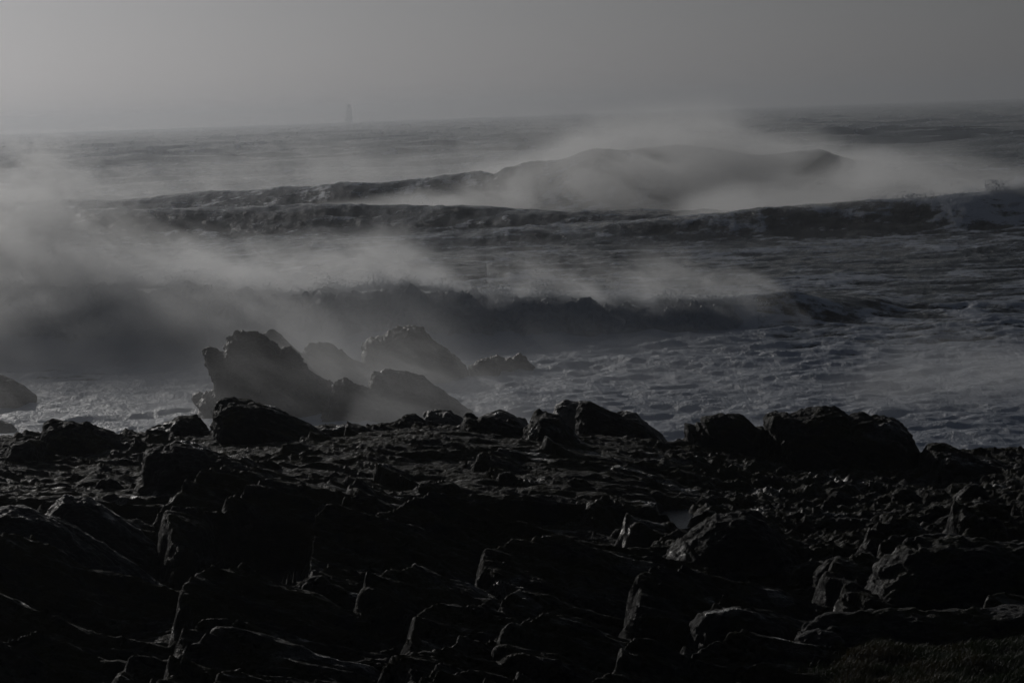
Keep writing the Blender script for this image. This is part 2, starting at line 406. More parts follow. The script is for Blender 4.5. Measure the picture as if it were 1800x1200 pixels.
def rock(name, label, outline, dist, thick, mat=None, voxel=.06, dip=32, amp=.16, seed=1, group=None, cat="rock", lean=0.0, jag=1.0, tilt_back=0.0):
    """outline in photo pixels at its own distance; given real depth and broken strata"""
    pts = [at(u, v, dist) for u, v in outline]
    P2 = np.array([[p[0], p[2]] for p in pts]); cen = P2.mean(0)
    area = sum(P2[i][0] * P2[(i + 1) % len(P2)][1] - P2[(i + 1) % len(P2)][0] * P2[i][1] for i in range(len(P2)))
    if area < 0: P2 = P2[::-1]
    n = len(P2)
    zmax, zmin = P2[:, 1].max(), P2[:, 1].min()
    layers = [(-.5, .72), (-.28, .93), (0, 1.0), (.3, .93), (.55, .7)]
    V = []; Fc = []
    for (o, s) in layers:
        for q in P2:
            k = np.array([cen[0] + (q[0] - cen[0]) * s, zmin + (q[1] - zmin) * (.25 + .75 * s) if s < 1 else q[1]])
            hrel = (k[1] - zmin) / max(zmax - zmin, .01)
            yo = o * thick * (1.25 - .5 * hrel) + lean * o + tilt_back * hrel
            V.append((k[0] - lean * o, dist + yo, k[1]))
    for l in range(len(layers) - 1):
        for i in range(n):
            j = (i + 1) % n
            Fc.append((l * n + i, l * n + j, (l + 1) * n + j, (l + 1) * n + i))
    Fc.append(tuple(range(n))[::-1]); Fc.append(tuple((len(layers) - 1) * n + i for i in range(n)))
    me = bpy.data.meshes.new(name); me.from_pydata(V, [], Fc); me.update()
    tmp = bpy.data.objects.new("tmp", me); col.objects.link(tmp)
    tr = tmp.modifiers.new("t", 'TRIANGULATE')
    rm = tmp.modifiers.new("r", 'REMESH'); rm.mode = 'VOXEL'; rm.voxel_size = voxel
    sm = tmp.modifiers.new("s", 'SMOOTH'); sm.iterations = 2; sm.factor = .5
    dg = bpy.context.evaluated_depsgraph_get(); ev = tmp.evaluated_get(dg)
    m2 = bpy.data.meshes.new_from_object(ev)
    bpy.data.objects.remove(tmp); bpy.data.meshes.remove(me)
    nv = len(m2.vertices); co = np.empty(nv * 3, np.float32); m2.vertices.foreach_get('co', co); co = co.reshape(-1, 3).astype(float)
    no = np.empty(nv * 3, np.float32); m2.vertices.foreach_get('normal', no); no = no.reshape(-1, 3).astype(float)
    a = math.radians(dip); ca, sa = math.cos(a), math.sin(a)
    # bedding frame: s along dip (to the right and down), b across beds
    s = co[:, 0] * ca - co[:, 2] * sa; b = co[:, 0] * sa + co[:, 2] * ca
    Q = np.stack([s / 2.2, co[:, 1] / 1.6, b / .55], 1)
    Q = Q + .25 * np.stack([perlin3(Q * .9, seed + 1), perlin3(Q * .9 + 5, seed + 2), perlin3(Q * .9 + 9, seed + 3)], 1)
    d1, d2, ids, cc = worley3(Q, seed)
    step = (((ids >> 3) & 255) / 255. - .5) * 1.0
    gx = (((ids >> 11) & 255) / 255. - .5); gz = (((ids >> 19) & 255) / 255. - .5)
    facet = step * sstep(0, .12, d2 - d1) + gx * (Q[:, 0] - cc[:, 0]) + gz * (Q[:, 2] - cc[:, 2])
    Q2 = Q * np.array([3.1, 2.9, 2.6]) + 3.3
    e1, e2, id2, c2 = worley3(Q2, seed + 9)
    facet2 = (((id2 >> 5) & 255) / 255. - .5) * sstep(0, .1, e2 - e1) + (((id2 >> 13) & 255) / 255. - .5) * (Q2[:, 0] - c2[:, 0])
    fine = fbm3(co * 2.4, 4, seed + 30, .6) + .5 * np.abs(fbm3(co * 6.5, 2, seed + 33, .6))
    fine2 = fbm3(np.stack([s * 3, co[:, 1] * 3, b * 11], 1), 3, seed + 31, .6)
    dsp = amp * 1.25 * (facet * 1.0 * jag + facet2 * .6 * jag + fine * .42 + fine2 * .34)
    dirv = no * .75 + np.array([sa, -.2, ca]) * .35 * np.sign(no @ np.array([sa, -.2, ca]))[:, None]
    co = co + dirv * dsp[:, None]
    m2.vertices.foreach_set('co', co.astype(np.float32).ravel())
    m2.polygons.foreach_set('use_smooth', np.full(len(m2.polygons), True))
    try: m2.shade_smooth()
    except Exception: pass
    m2.update(); m2.materials.clear()
    o = link(name, m2, mat or ROCK_FAR)
    # put the origin at the foot of the rock
    base = Vector((float(cen[0]), float(dist), float(zmin)))
    m2.transform(Matrix.Translation(-base)); o.location = base
    return tag(o, label, cat, group)

# sea stacks and reef
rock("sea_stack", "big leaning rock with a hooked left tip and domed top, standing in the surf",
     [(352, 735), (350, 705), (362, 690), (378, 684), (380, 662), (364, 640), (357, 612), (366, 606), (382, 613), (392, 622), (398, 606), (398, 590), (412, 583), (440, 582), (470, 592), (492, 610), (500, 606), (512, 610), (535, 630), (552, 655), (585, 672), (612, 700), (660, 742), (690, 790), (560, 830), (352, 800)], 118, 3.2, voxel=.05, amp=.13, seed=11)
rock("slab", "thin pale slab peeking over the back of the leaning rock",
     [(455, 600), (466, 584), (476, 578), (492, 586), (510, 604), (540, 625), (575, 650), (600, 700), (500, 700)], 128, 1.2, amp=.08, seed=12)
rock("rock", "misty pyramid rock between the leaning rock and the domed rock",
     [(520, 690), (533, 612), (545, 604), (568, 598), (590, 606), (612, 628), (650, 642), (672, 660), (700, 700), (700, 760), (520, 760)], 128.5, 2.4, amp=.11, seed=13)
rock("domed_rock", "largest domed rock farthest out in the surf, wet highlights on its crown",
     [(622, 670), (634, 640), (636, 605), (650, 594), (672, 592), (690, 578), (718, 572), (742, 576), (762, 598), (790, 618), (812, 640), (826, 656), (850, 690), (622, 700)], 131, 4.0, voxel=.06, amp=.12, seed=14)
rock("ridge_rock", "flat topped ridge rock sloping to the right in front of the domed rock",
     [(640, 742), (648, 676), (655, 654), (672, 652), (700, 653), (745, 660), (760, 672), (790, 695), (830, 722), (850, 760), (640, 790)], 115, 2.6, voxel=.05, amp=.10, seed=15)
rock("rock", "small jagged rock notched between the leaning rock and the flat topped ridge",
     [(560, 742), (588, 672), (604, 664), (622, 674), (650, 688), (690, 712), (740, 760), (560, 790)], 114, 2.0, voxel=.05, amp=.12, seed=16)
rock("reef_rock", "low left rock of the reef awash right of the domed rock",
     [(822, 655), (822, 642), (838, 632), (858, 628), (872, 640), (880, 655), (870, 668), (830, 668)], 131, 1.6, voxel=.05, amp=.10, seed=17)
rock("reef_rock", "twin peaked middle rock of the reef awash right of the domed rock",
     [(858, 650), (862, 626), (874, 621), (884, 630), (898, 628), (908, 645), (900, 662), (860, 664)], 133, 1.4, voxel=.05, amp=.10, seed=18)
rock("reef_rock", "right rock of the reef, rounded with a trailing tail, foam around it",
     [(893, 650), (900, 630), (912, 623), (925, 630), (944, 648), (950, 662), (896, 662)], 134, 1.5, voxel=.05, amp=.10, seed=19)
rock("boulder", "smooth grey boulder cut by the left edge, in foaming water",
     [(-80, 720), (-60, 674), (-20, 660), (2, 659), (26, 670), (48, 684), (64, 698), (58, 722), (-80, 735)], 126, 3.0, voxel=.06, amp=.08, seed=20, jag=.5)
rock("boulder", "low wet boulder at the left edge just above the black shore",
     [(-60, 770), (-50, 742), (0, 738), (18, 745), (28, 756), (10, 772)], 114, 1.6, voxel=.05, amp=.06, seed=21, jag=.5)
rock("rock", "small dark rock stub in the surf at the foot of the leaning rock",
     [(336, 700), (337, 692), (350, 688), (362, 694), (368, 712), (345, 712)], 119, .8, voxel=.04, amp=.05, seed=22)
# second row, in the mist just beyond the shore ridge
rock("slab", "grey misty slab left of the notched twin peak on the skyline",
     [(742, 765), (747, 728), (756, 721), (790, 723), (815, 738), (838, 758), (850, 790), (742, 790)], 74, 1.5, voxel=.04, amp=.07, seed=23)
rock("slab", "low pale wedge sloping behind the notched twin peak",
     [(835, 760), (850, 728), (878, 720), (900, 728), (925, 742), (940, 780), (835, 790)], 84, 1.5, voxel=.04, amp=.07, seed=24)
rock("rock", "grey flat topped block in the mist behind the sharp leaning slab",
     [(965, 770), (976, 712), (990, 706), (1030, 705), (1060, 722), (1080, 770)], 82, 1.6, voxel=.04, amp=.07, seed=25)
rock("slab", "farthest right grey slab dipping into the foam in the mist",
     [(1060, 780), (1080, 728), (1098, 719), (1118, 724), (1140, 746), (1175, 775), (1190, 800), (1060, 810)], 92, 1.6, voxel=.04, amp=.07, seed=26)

# the skyline of the shore
RD = 58
rock("outcrop", "square shouldered black outcrop second from the left on the shore skyline",
     [(70, 850), (74, 775), (80, 748), (92, 739), (128, 737), (152, 743), (170, 752), (210, 762), (245, 768), (275, 850)], 57, 2.4, ROCK, voxel=.03, amp=.08, seed=31)
rock("outcrop", "low stump of black rock at the far left end of the skyline",
     [(-60, 850), (-50, 800), (0, 792), (28, 776), (55, 773), (74, 780), (90, 850)], 55, 2.2, ROCK, voxel=.03, amp=.07, seed=32)
rock("outcrop", "stepped black outcrop between the square outcrop and the hump under the leaning rock",
     [(205, 850), (212, 760), (222, 754), (245, 765), (262, 748), (300, 742), (318, 730), (345, 727), (362, 742), (400, 850)], 58, 2.2, ROCK, voxel=.03, amp=.07, seed=33)
rock("outcrop", "long black hump sloping right under the leaning rock",
     [(366, 830), (374, 722), (384, 704), (404, 699), (440, 704), (478, 716), (515, 732), (545, 746), (580, 775), (600, 850), (366, 850)], 57, 2.4, ROCK, voxel=.03, amp=.06, seed=34)
rock("outcrop", "low rounded lumpy outcrop right of the long hump",
     [(535, 850), (548, 752), (565, 744), (600, 743), (640, 750), (660, 765), (670, 850)], 58, 2.0, ROCK, voxel=.03, amp=.06, seed=35)
rock("outcrop", "layered outcrop of stacked beds left of the notched twin peak",
     [(630, 850), (640, 752), (665, 742), (700, 736), (716, 728), (735, 730), (765, 742), (800, 755), (830, 850)], 60, 2.0, ROCK, voxel=.03, amp=.08, seed=36)
rock("outcrop", "notched black twin peak with two forward leaning points",
     [(808, 850), (812, 760), (818, 728), (826, 727), (838, 737), (846, 727), (862, 729), (880, 735), (908, 750), (928, 765), (950, 850)], 57, 2.0, ROCK, voxel=.028, amp=.06, seed=37)
rock("outcrop", "upright blunt black fang near the middle of the skyline",
     [(918, 850), (922, 752), (930, 748), (936, 738), (942, 726), (960, 721), (985, 728), (998, 745), (1020, 765), (1040, 850)], 56, 1.8, ROCK, voxel=.028, amp=.06, seed=38)
rock("slab", "sharp black slab leaning right over the skyline beside the blunt fang",
     [(1005, 850), (1012, 745), (1018, 714), (1036, 706), (1050, 712), (1075, 724), (1100, 738), (1118, 742), (1145, 762), (1165, 776), (1190, 850)], 61, 1.6, ROCK, voxel=.028, amp=.06, seed=39)
rock("outcrop", "jagged saw toothed black outcrop left of the deep notch",
     [(1180, 850), (1188, 772), (1204, 772), (1202, 742), (1212, 744), (1222, 748), (1224, 740), (1236, 746), (1232, 732), (1256, 727), (1285, 725), (1310, 727), (1322, 740), (1330, 752), (1340, 748), (1346, 765), (1360, 850)], 58, 2.0, ROCK, voxel=.026, amp=.05, seed=40)
rock("outcrop", "largest black rock mass on the right of the skyline, knobbly top and curved right flank",
     [(1340, 860), (1346, 790), (1344, 735), (1352, 724), (1380, 724), (1396, 728), (1420, 722), (1440, 719), (1472, 722), (1490, 736), (1512, 730), (1535, 736), (1562, 733), (1584, 742), (1600, 762), (1616, 785), (1630, 820), (1645, 880)], 58, 3.4, ROCK, voxel=.03, amp=.08, seed=41, jag=.8)
rock("outcrop", "low rubbly black hump tapering off at the right end of the skyline",
     [(1600, 900), (1622, 800), (1632, 786), (1660, 783), (1690, 796), (1720, 806), (1770, 815), (1830, 820), (1900, 850), (1950, 900)], 56, 2.6, ROCK, voxel=.035, amp=.08, seed=42, jag=.8)

# ------------------------------------------------------------------ shore
def build_shore():
    ys = [22.0]
    while ys[-1] < 84:
        y = ys[-1]; ys.append(y + max(.035, .55 * y * y / (6.3 * 2904)))
    ys = np.array(ys)
    ts = np.concatenate([np.arange(-.42, -.19, .003), np.arange(-.19, .19, .00062), np.arange(.19, .42, .003)])
    T, Y = np.meshgrid(ts, ys); X = T * Y
    base = np.interp(Y, [20, 30, 36, 45, 54, 58, 62, 68, 76, 90], [5.0, 5.45, 5.5, 5.55, 5.62, 5.6, 4.9, 2.8, .2, -3])
    base = base - T * .035 * Y * .6 * 1.0
    base = base + .35 * perlin2(X / 9, Y / 12, 71) + .18 * perlin2(X / 3.5, Y / 5, 72)
    # right hand side stands higher near the camera
    Wx = X + .25 * perlin2(X / 1.3, Y / 1.3, 73) + .08 * perlin2(X / .4, Y / .4, 74); Wy = Y + .35 * perlin2(X / 1.5, Y / 1.7, 75) + .08 * perlin2(X / .4, Y / .4, 76)
    base = base - .62 * sstep(.03, .10, T) * sstep(44, 50, Y) * (1 - sstep(62, 70, Y))
    z = base - .28 * (Y < 47)
    r = np.random.default_rng(99)
    NS = 420
    for i in range(NS):
        cyy = 24 + 42 * r.uniform() ** .9; cx = r.uniform(-.30, .30) * cyy
        big = r.uniform() ** 1.3
        a = .7 + 1.7 * big; bb = .4 + 1.5 * big * r.uniform(.5, 1); th = math.radians(r.normal(8, 12))
        slope = math.tan(math.radians(r.uniform(20, 33))); hgt = (.25 + .8 * big) * r.uniform(.6, 1.1)
        vt = r.uniform(.04, .32)
        if cyy < 45: hgt *= .48; slope *= .6; vt = r.uniform(.18, .42); a *= 1.25; bb *= 1.15
        if cyy > 47: hgt *= .5 if cyy < 51 else .36
        if cyy > 42 and cx / cyy < -.11: hgt *= .6
        if cx / cyy > .035 and cyy > 40:
            hgt *= .35; a *= .6; bb *= .6
        y0, y1 = np.searchsorted(ys, [cyy - 3.6, cyy + 3.6])
        if y1 <= y0 + 1: continue
        x_, y_ = Wx[y0:y1] - cx, Wy[y0:y1] - cyy
        u = x_ * math.cos(th) + y_ * math.sin(th); v = -x_ * math.sin(th) + y_ * math.cos(th)
        le = a * (1 - .35 * (v / bb) ** 2)
        m = np.minimum((u + le) / (.20 if cyy < 45 else .16), (bb * (1 - .25 * np.clip(u / a, -1, 1)) - np.abs(v)) / .22); m = np.minimum(m, 1)
        top = base[y0:y1] + hgt - slope * (u + a) + vt * v - .12 * sstep(-a + .3, -a - .1, u)
        cand = np.where(m > -1, base[y0:y1] - .3 + (top - base[y0:y1] + .3) * sstep(-.7, 1, m), -99)
        z[y0:y1] = np.maximum(z[y0:y1], cand)
    # bedding cracks, knobs, limpets' worth of roughness
    s = Wx * .93 - Wy * .25; b = Wx * .30 + Wy * .95 + z * .8
    kn = .25 + .95 * sstep(.02, .10, T) * sstep(38, 42, Y) + .25 * sstep(48, 54, Y)
    z += .085 * ridge2(s / 2.6, b / .6, 4, 81, .55) + kn * (.035 * fbm2(X / .5, Y / .6, 4, 82, .6) + .018 * ridge2(X / .22, Y / .3, 2, 83))
    rr_ = sstep(.02, .07, T) * sstep(39, 43, Y) * (1 - sstep(55, 60, Y))
    lm = ridge2(X / 1.7 + .4 * perlin2(X / .6, Y / .6, 88), Y / 2.2, 4, 89); z += rr_ * (.12 * lm + .05 * np.abs(perlin2(X / .28, Y / .35, 90)))
    # two hollows that hold water
    for (u, v, rr) in POOLS:
        p = at(u, v, dist_at(u, v, 5.25)); d = np.sqrt(((X - p[0]) / rr[0]) ** 2 + ((Y - p[1]) / rr[1]) ** 2)
        k = 1 - sstep(.75, 1.3, d + .25 * perlin2(X / .6, Y / .8, 84))
        z = z * (1 - k) + k * (5.25 - .22)
        # keep the view to the pool free of tall slabs in front of it
        k2 = (1 - sstep(.8, 1.4, np.abs(X - p[0]) / rr[0])) * sstep(p[1] - rr[1] * 2.6, p[1] - rr[1] * 2, Y) * (1 - sstep(p[1] - .3, p[1], Y))
        z = np.where((k2 > .3) & (k < .5), np.minimum(z, 5.38 + .1 * perlin2(X / .5, Y / .7, 85)), z)
    # turf mound bottom right
    g = sstep(.085, .125, T + .02 * perlin2(X / .8, Y / .8, 86)) * (1 - sstep(32.2, 33.6, Y))
    gz = 5.80 + .10 * perlin2(X / .9, Y / .9, 87) + .5 * (T - .1)
    z = z * (1 - g) + g * gz
    V = np.stack([X, Y, z], -1).reshape(-1, 3)
    me = mesh_np("rocky_shore", V, grid_faces(len(ys), len(ts)))
    o = link("rocky_shore", me, ROCK_SHORE); tag(o, kind='structure')
    return ts, ys, z, g
ROCK_SHORE = rock_mat("shore_bedrock", (.016, .016, .017), moss=(.026, .024, .011), moss_amt=.8, pale=(.036, .036, .038), pale_amt=.08, spec=.08, rough=(.45, .85))
POOLS = [(462, 1022, (.75, 1.5)), (1190, 905, (.30, 1.0))]
ts, ys, zs, gmask = build_shore()

def ground(x, y):
    t = x / y; j = np.clip(np.searchsorted(ts, t), 1, len(ts) - 1); i = np.clip(np.searchsorted(ys, y), 1, len(ys) - 1)
    return zs[i, j], gmask[i, j]

# pools
pm, N, L = new_mat("pool_water")
p_ = node(N, 'ShaderNodeBsdfPrincipled'); setin(p_, Base_Color=(.015, .018, .02, 1), Roughness=.25, IOR=1.33, Specular_IOR_Level=.15)
pn = noise_node(N, L, 9, 4, .6, mapped(N, L)); pb = node(N, 'ShaderNodeBump'); setin(pb, Strength=.8, Distance=.05); L.new(pn.outputs[0], pb.inputs['Height']); L.new(pb.outputs[0], p_.inputs['Normal'])
L.new(p_.outputs[0], node(N, 'ShaderNodeOutputMaterial').inputs[0])
for (u, v, rr) in POOLS:
    p = at(u, v, dist_at(u, v, 5.25))
    k = np.linspace(0, 2 * math.pi, 64, endpoint=False)
    V = [(p[0], p[1], 5.2)] + [(p[0] + math.cos(a) * rr[0] * 1.25, p[1] + math.sin(a) * rr[1] * 1.25, 5.2) for a in k]
    me = bpy.data.meshes.new("rock_pool"); me.from_pydata(V, [], [(0, i + 1, (i + 1) % 64 + 1) for i in range(64)])
    tag(link("rock_pool", me, pm), kind='structure')

# boulders of the near shore
rock("boulder", "broad mossy mound of rock at the right edge above the pale slab",
     [(1500, 1130), (1508, 1060), (1530, 1020), (1560, 985), (1600, 950), (1680, 942), (1760, 950), (1880, 955), (1990, 1000), (2000, 1130)], 37.5, 2.2, ROCK_LICHEN, voxel=.03, dip=8, amp=.08, seed=51, jag=.9)
rock("slab", "long pale lichened slab lying below the mossy mound, above the grass",
     [(1385, 1200), (1400, 1110), (1450, 1085), (1520, 1080), (1600, 1072), (1700, 1075), (1850, 1068), (1980, 1080), (1990, 1210)], 34.6, 1.5, ROCK_LICHEN, voxel=.026, dip=4, amp=.06, seed=52, jag=.9)
rock("boulder", "ridge backed boulder with a brownish top right of the far pool",
     [(1140, 1010), (1165, 975), (1210, 935), (1260, 905), (1310, 898), (1345, 920), (1400, 965), (1440, 1020)], 42.5, 1.8, ROCK, voxel=.03, amp=.07, seed=53)
rock("boulder", "small hunched boulder low in the gully left of the pale slab",
     [(1200, 1150), (1214, 1095), (1235, 1072), (1290, 1064), (1330, 1075), (1380, 1100), (1400, 1150)], 35.5, 1.1, ROCK, voxel=.025, amp=.05, seed=54)
rock("boulder", "rounded mossy knob at the head of a sloping ridge near the middle of the shore",
     [(590, 1040), (596, 975), (608, 945), (635, 937), (670, 945), (705, 962), (740, 990), (790, 1020), (820, 1050)], 41.5, 1.6, ROCK, voxel=.03, amp=.06, seed=55)
rock("slab", "straight edged slab running down to the right above the mossy knob",
     [(535, 960), (548, 895), (565, 880), (610, 888), (680, 915), (750, 945), (820, 978), (850, 1010)], 44.5, 1.6, ROCK, voxel=.03, amp=.06, seed=56)
rock("slab", "long dark whaleback ridge falling from the left edge toward the pool",
     [(-80, 1000), (-60, 900), (20, 893), (90, 905), (150, 940), (230, 990), (300, 1045), (330, 1100), (-80, 1100)], 40.5, 2.0, ROCK_WET, voxel=.03, amp=.06, seed=57)
rock("slab", "smooth bluish wet slab slanting right behind the whaleback ridge",
     [(60, 920), (110, 868), (150, 872), (200, 905), (270, 950), (330, 1000), (350, 1050), (150, 1050)], 43.0, 1.6, ROCK_WET, voxel=.03, amp=.05, seed=58)
rock("boulder", "low broad hump with a faint lit edge below the centre of the shore",
     [(900, 1090), (930, 1050), (970, 1028), (1020, 1020), (1070, 1032), (1130, 1060), (1180, 1100)], 39.5, 1.4, ROCK, voxel=.03, amp=.06, seed=59)
rock("boulder", "big block shaped rock with a shadowed face left of the sloping slab",
     [(230, 900), (255, 790), (300, 778), (345, 790), (420, 815), (480, 835), (540, 860), (560, 930)], 49, 2.4, ROCK, voxel=.035, amp=.08, seed=60)
rock("boulder", "arched rock crest in the middle of the shore under the notched peak",
     [(700, 940), (715, 870), (745, 845), (790, 842), (830, 860), (880, 885), (940, 930)], 48, 1.6, ROCK, voxel=.03, amp=.06, seed=61)
rock("boulder", "stubby rock with a bare face just left of the turf",
     [(1385, 1210), (1392, 1150), (1410, 1120), (1440, 1108), (1475, 1115), (1500, 1150), (1510, 1210)], 33.4, .8, ROCK_LICHEN, voxel=.022, dip=70, amp=.05, seed=62)

# a field of small broken rocks: one source, then copies
srcs = []
for k in range(6):
    o = rock("stone", "small black angular stone lying loose on the rocky shore",
             [(860, 640), (868 - 4 * (k % 3), 585), (885, 560 + 8 * (k % 2)), (925, 566), (955 + 6 * (k % 3), 592), (980, 640)], 50, .8, ROCK, voxel=.045, dip=20 + 8 * k, amp=.08, seed=200 + k, group="loose stones on the rocky shore")
    srcs.append(o)
r = np.random.default_rng(5)
STONES = [(560, 1060, .5, "small black stone lying just left of the rounded mossy knob"),
          (850, 1030, .6, "angular stone at the lower right end of the mossy knob's ridge"),
          (500, 985, .55, "black stone beside the right end of the left hand pool"),
          (395, 1000, .5, "flat stone at the left shore of the left hand pool"),
          (1095, 960, .6, "stone wedged left of the ridge backed boulder"),
          (1245, 885, .5, "stone between the small right hand pool and the boulder crest"),
          (1470, 1000, .7, "stone lying left of the broad mossy mound"),
          (1450, 1045, .45, "smaller stone above the left tip of the long pale slab"),
          (1360, 1010, .55, "stone at the right foot of the ridge backed boulder"),
          (1290, 850, .6, "angular stone below the saw toothed outcrop"),
          (1480, 870, .7, "bulky stone below the middle of the largest black rock mass"),
          (1590, 880, .6, "stone below the curved right flank of the largest black rock mass"),
          (1710, 880, .7, "stone under the low rubbly hump at the right"),
          (1665, 915, .5, "stone resting just above the top of the broad mossy mound"),
          (1020, 860, .6, "stone below the blunt fang on the skyline"),
          (890, 830, .5, "stone below the notched twin peak"),
          (640, 860, .6, "stone just above the upper end of the straight edged slab"),
          (190, 860, .55, "stone below the square shouldered outcrop")]
for i, (u, v, sc_i, lab) in enumerate(STONES):
    zz = 5.5
    for _ in range(4):
        y = dist_at(u, v, zz); x = at(u, v, y)[0]; zz = float(ground(x, y)[0])
    if i < 6: o = srcs[i]
    else: o = srcs[i % 6].copy(); col.objects.link(o)
    o['label'] = lab
    s = sc_i * .8
    o.scale = (s, s, s * r.uniform(.6, .9)); o.rotation_euler = (r.uniform(-.2, .2), r.uniform(0, .35), r.uniform(-.6, .6) + (math.pi if r.uniform() < .3 else 0))
    o.location = (x, y, zz - .28 * s)

# ------------------------------------------------------------------ turf
def build_grass():
    m, N, L = new_mat("turf_grass")
    at_ = node(N, 'ShaderNodeAttribute', attribute_name='tint')
    c = mixc(N, L, at_.outputs['Fac'], (.020, .030, .009), (.042, .032, .011))
    d = node(N, 'ShaderNodeBsdfPrincipled'); setin(d, Roughness=.6); L.new(c, d.inputs['Base Color'])
    t = node(N, 'ShaderNodeBsdfTranslucent'); L.new(c, t.inputs[0])
    mx = node(N, 'ShaderNodeMixShader'); mx.inputs[0].default_value = .35; L.new(d.outputs[0], mx.inputs[1]); L.new(t.outputs[0], mx.inputs[2])
    L.new(mx.outputs[0], node(N, 'ShaderNodeOutputMaterial').inputs[0])
    r = np.random.default_rng(3); n = 90000
    y = r.uniform(28.5, 34.0, n); x = r.uniform(.05, .24, n) * y
    z, g = ground(x, y)
    keep = g > r.uniform(.25, .9, n); x, y, z = x[keep], y[keep], z[keep]; n = len(x)
    tint = np.clip(.5 + 1.1 * perlin2(x / .5, y / .7, 5) - .8 * (x / y - .12) * 10 + r.normal(0, .15, n), 0, 1)
    h = r.uniform(.04, .11, n) * (1 + .5 * perlin2(x / .35, y / .35, 6)); a = r.uniform(0, 2 * math.pi, n); wd = r.uniform(.002, .005, n)
    lean = r.normal(0, .35, (n, 2)); lean[:, 0] += .3
    b = np.stack([x, y, z - .01], 1); dx = np.stack([np.cos(a) * wd, np.sin(a) * wd, a * 0], 1)
    tip = b + np.stack([lean[:, 0] * h, lean[:, 1] * h, h], 1)
    mid = b + np.stack([lean[:, 0] * h * .3, lean[:, 1] * h * .3, h * .6], 1)
    V = np.stack([b - dx, b + dx, mid + dx * .8, mid - dx * .8, tip], 1).reshape(-1, 3)
    i = np.arange(n)[:, None] * 5
    Fc = np.concatenate([i + np.array([[0, 1, 2]]), i + np.array([[0, 2, 3]]), i + np.array([[3, 2, 4]])])
    me = mesh_np("grass", V, Fc, False); attr(me, 'tint', np.repeat(tint, 5))
    tag(link("grass", me, m), "short green and rusty turf growing at the bottom right corner", kind='stuff')
build_grass()

# ------------------------------------------------------------------ lighthouse far out on the horizon
def lathe(name, prof, mat, parent, seg=24):
    V = []; Fc = []
    for (r_, z) in prof:
        for k in range(seg):
            a = 2 * math.pi * k / seg; V.append((r_ * math.cos(a), r_ * math.sin(a), z))
    for i in range(len(prof) - 1):
        for k in range(seg):
            j = (k + 1) % seg; Fc.append((i * seg + k, i * seg + j, (i + 1) * seg + j, (i + 1) * seg + k))
    Fc.append(tuple(range(seg))[::-1]); Fc.append(tuple((len(prof) - 1) * seg + k for k in range(seg)))
    me = bpy.data.meshes.new(name); me.from_pydata(V, [], Fc)
    return link(name, me, mat, parent)
def plain(name, c, rough=.7):
    m, N, L = new_mat(name); p = node(N, 'ShaderNodeBsdfPrincipled'); n = noise_node(N, L, .8, 5, .6, mapped(N, L))
    L.new(mixc(N, L, n.outputs[0], tuple(x * .7 for x in c), tuple(x * 1.2 for x in c)), p.inputs['Base Color']); p.inputs['Roughness'].default_value = rough
    L.new(p.outputs[0], node(N, 'ShaderNodeOutputMaterial').inputs[0]); return m
LD = 9000
lp = at(614, 209, LD)
lh = bpy.data.objects.new("lighthouse", None); col.objects.link(lh); lh.location = (lp[0], lp[1], -1); lh.scale = (1.7, 1.7, 1.9)
tag(lh, "tiny faint grey lighthouse standing on the hazy horizon", "lighthouse")
ms = plain("lighthouse_stone", (.8, .79, .77)); mdk = plain("lighthouse_dark", (.06, .06, .06)); mg = plain("lantern_glass", (.12, .14, .15), .1)
lathe("base", [(6.5, 0), (6.5, 6), (5.9, 7), (5.8, 12)], ms, lh)
lathe("tower", [(5.4, 12.003), (5.2, 17), (5.0, 22), (4.9, 25)], ms, lh)
lathe("gallery", [(5.3, 25.003), (5.5, 25.4), (5.5, 26.0), (5.3, 26.1)], mdk, lh)
lathe("lantern", [(2.4, 26.103), (2.4, 29)], mg, lh)
lathe("roof", [(2.8, 29.003), (2.5, 29.6), (1.2, 31), (.2, 31.8), (.15, 33)], mdk, lh)

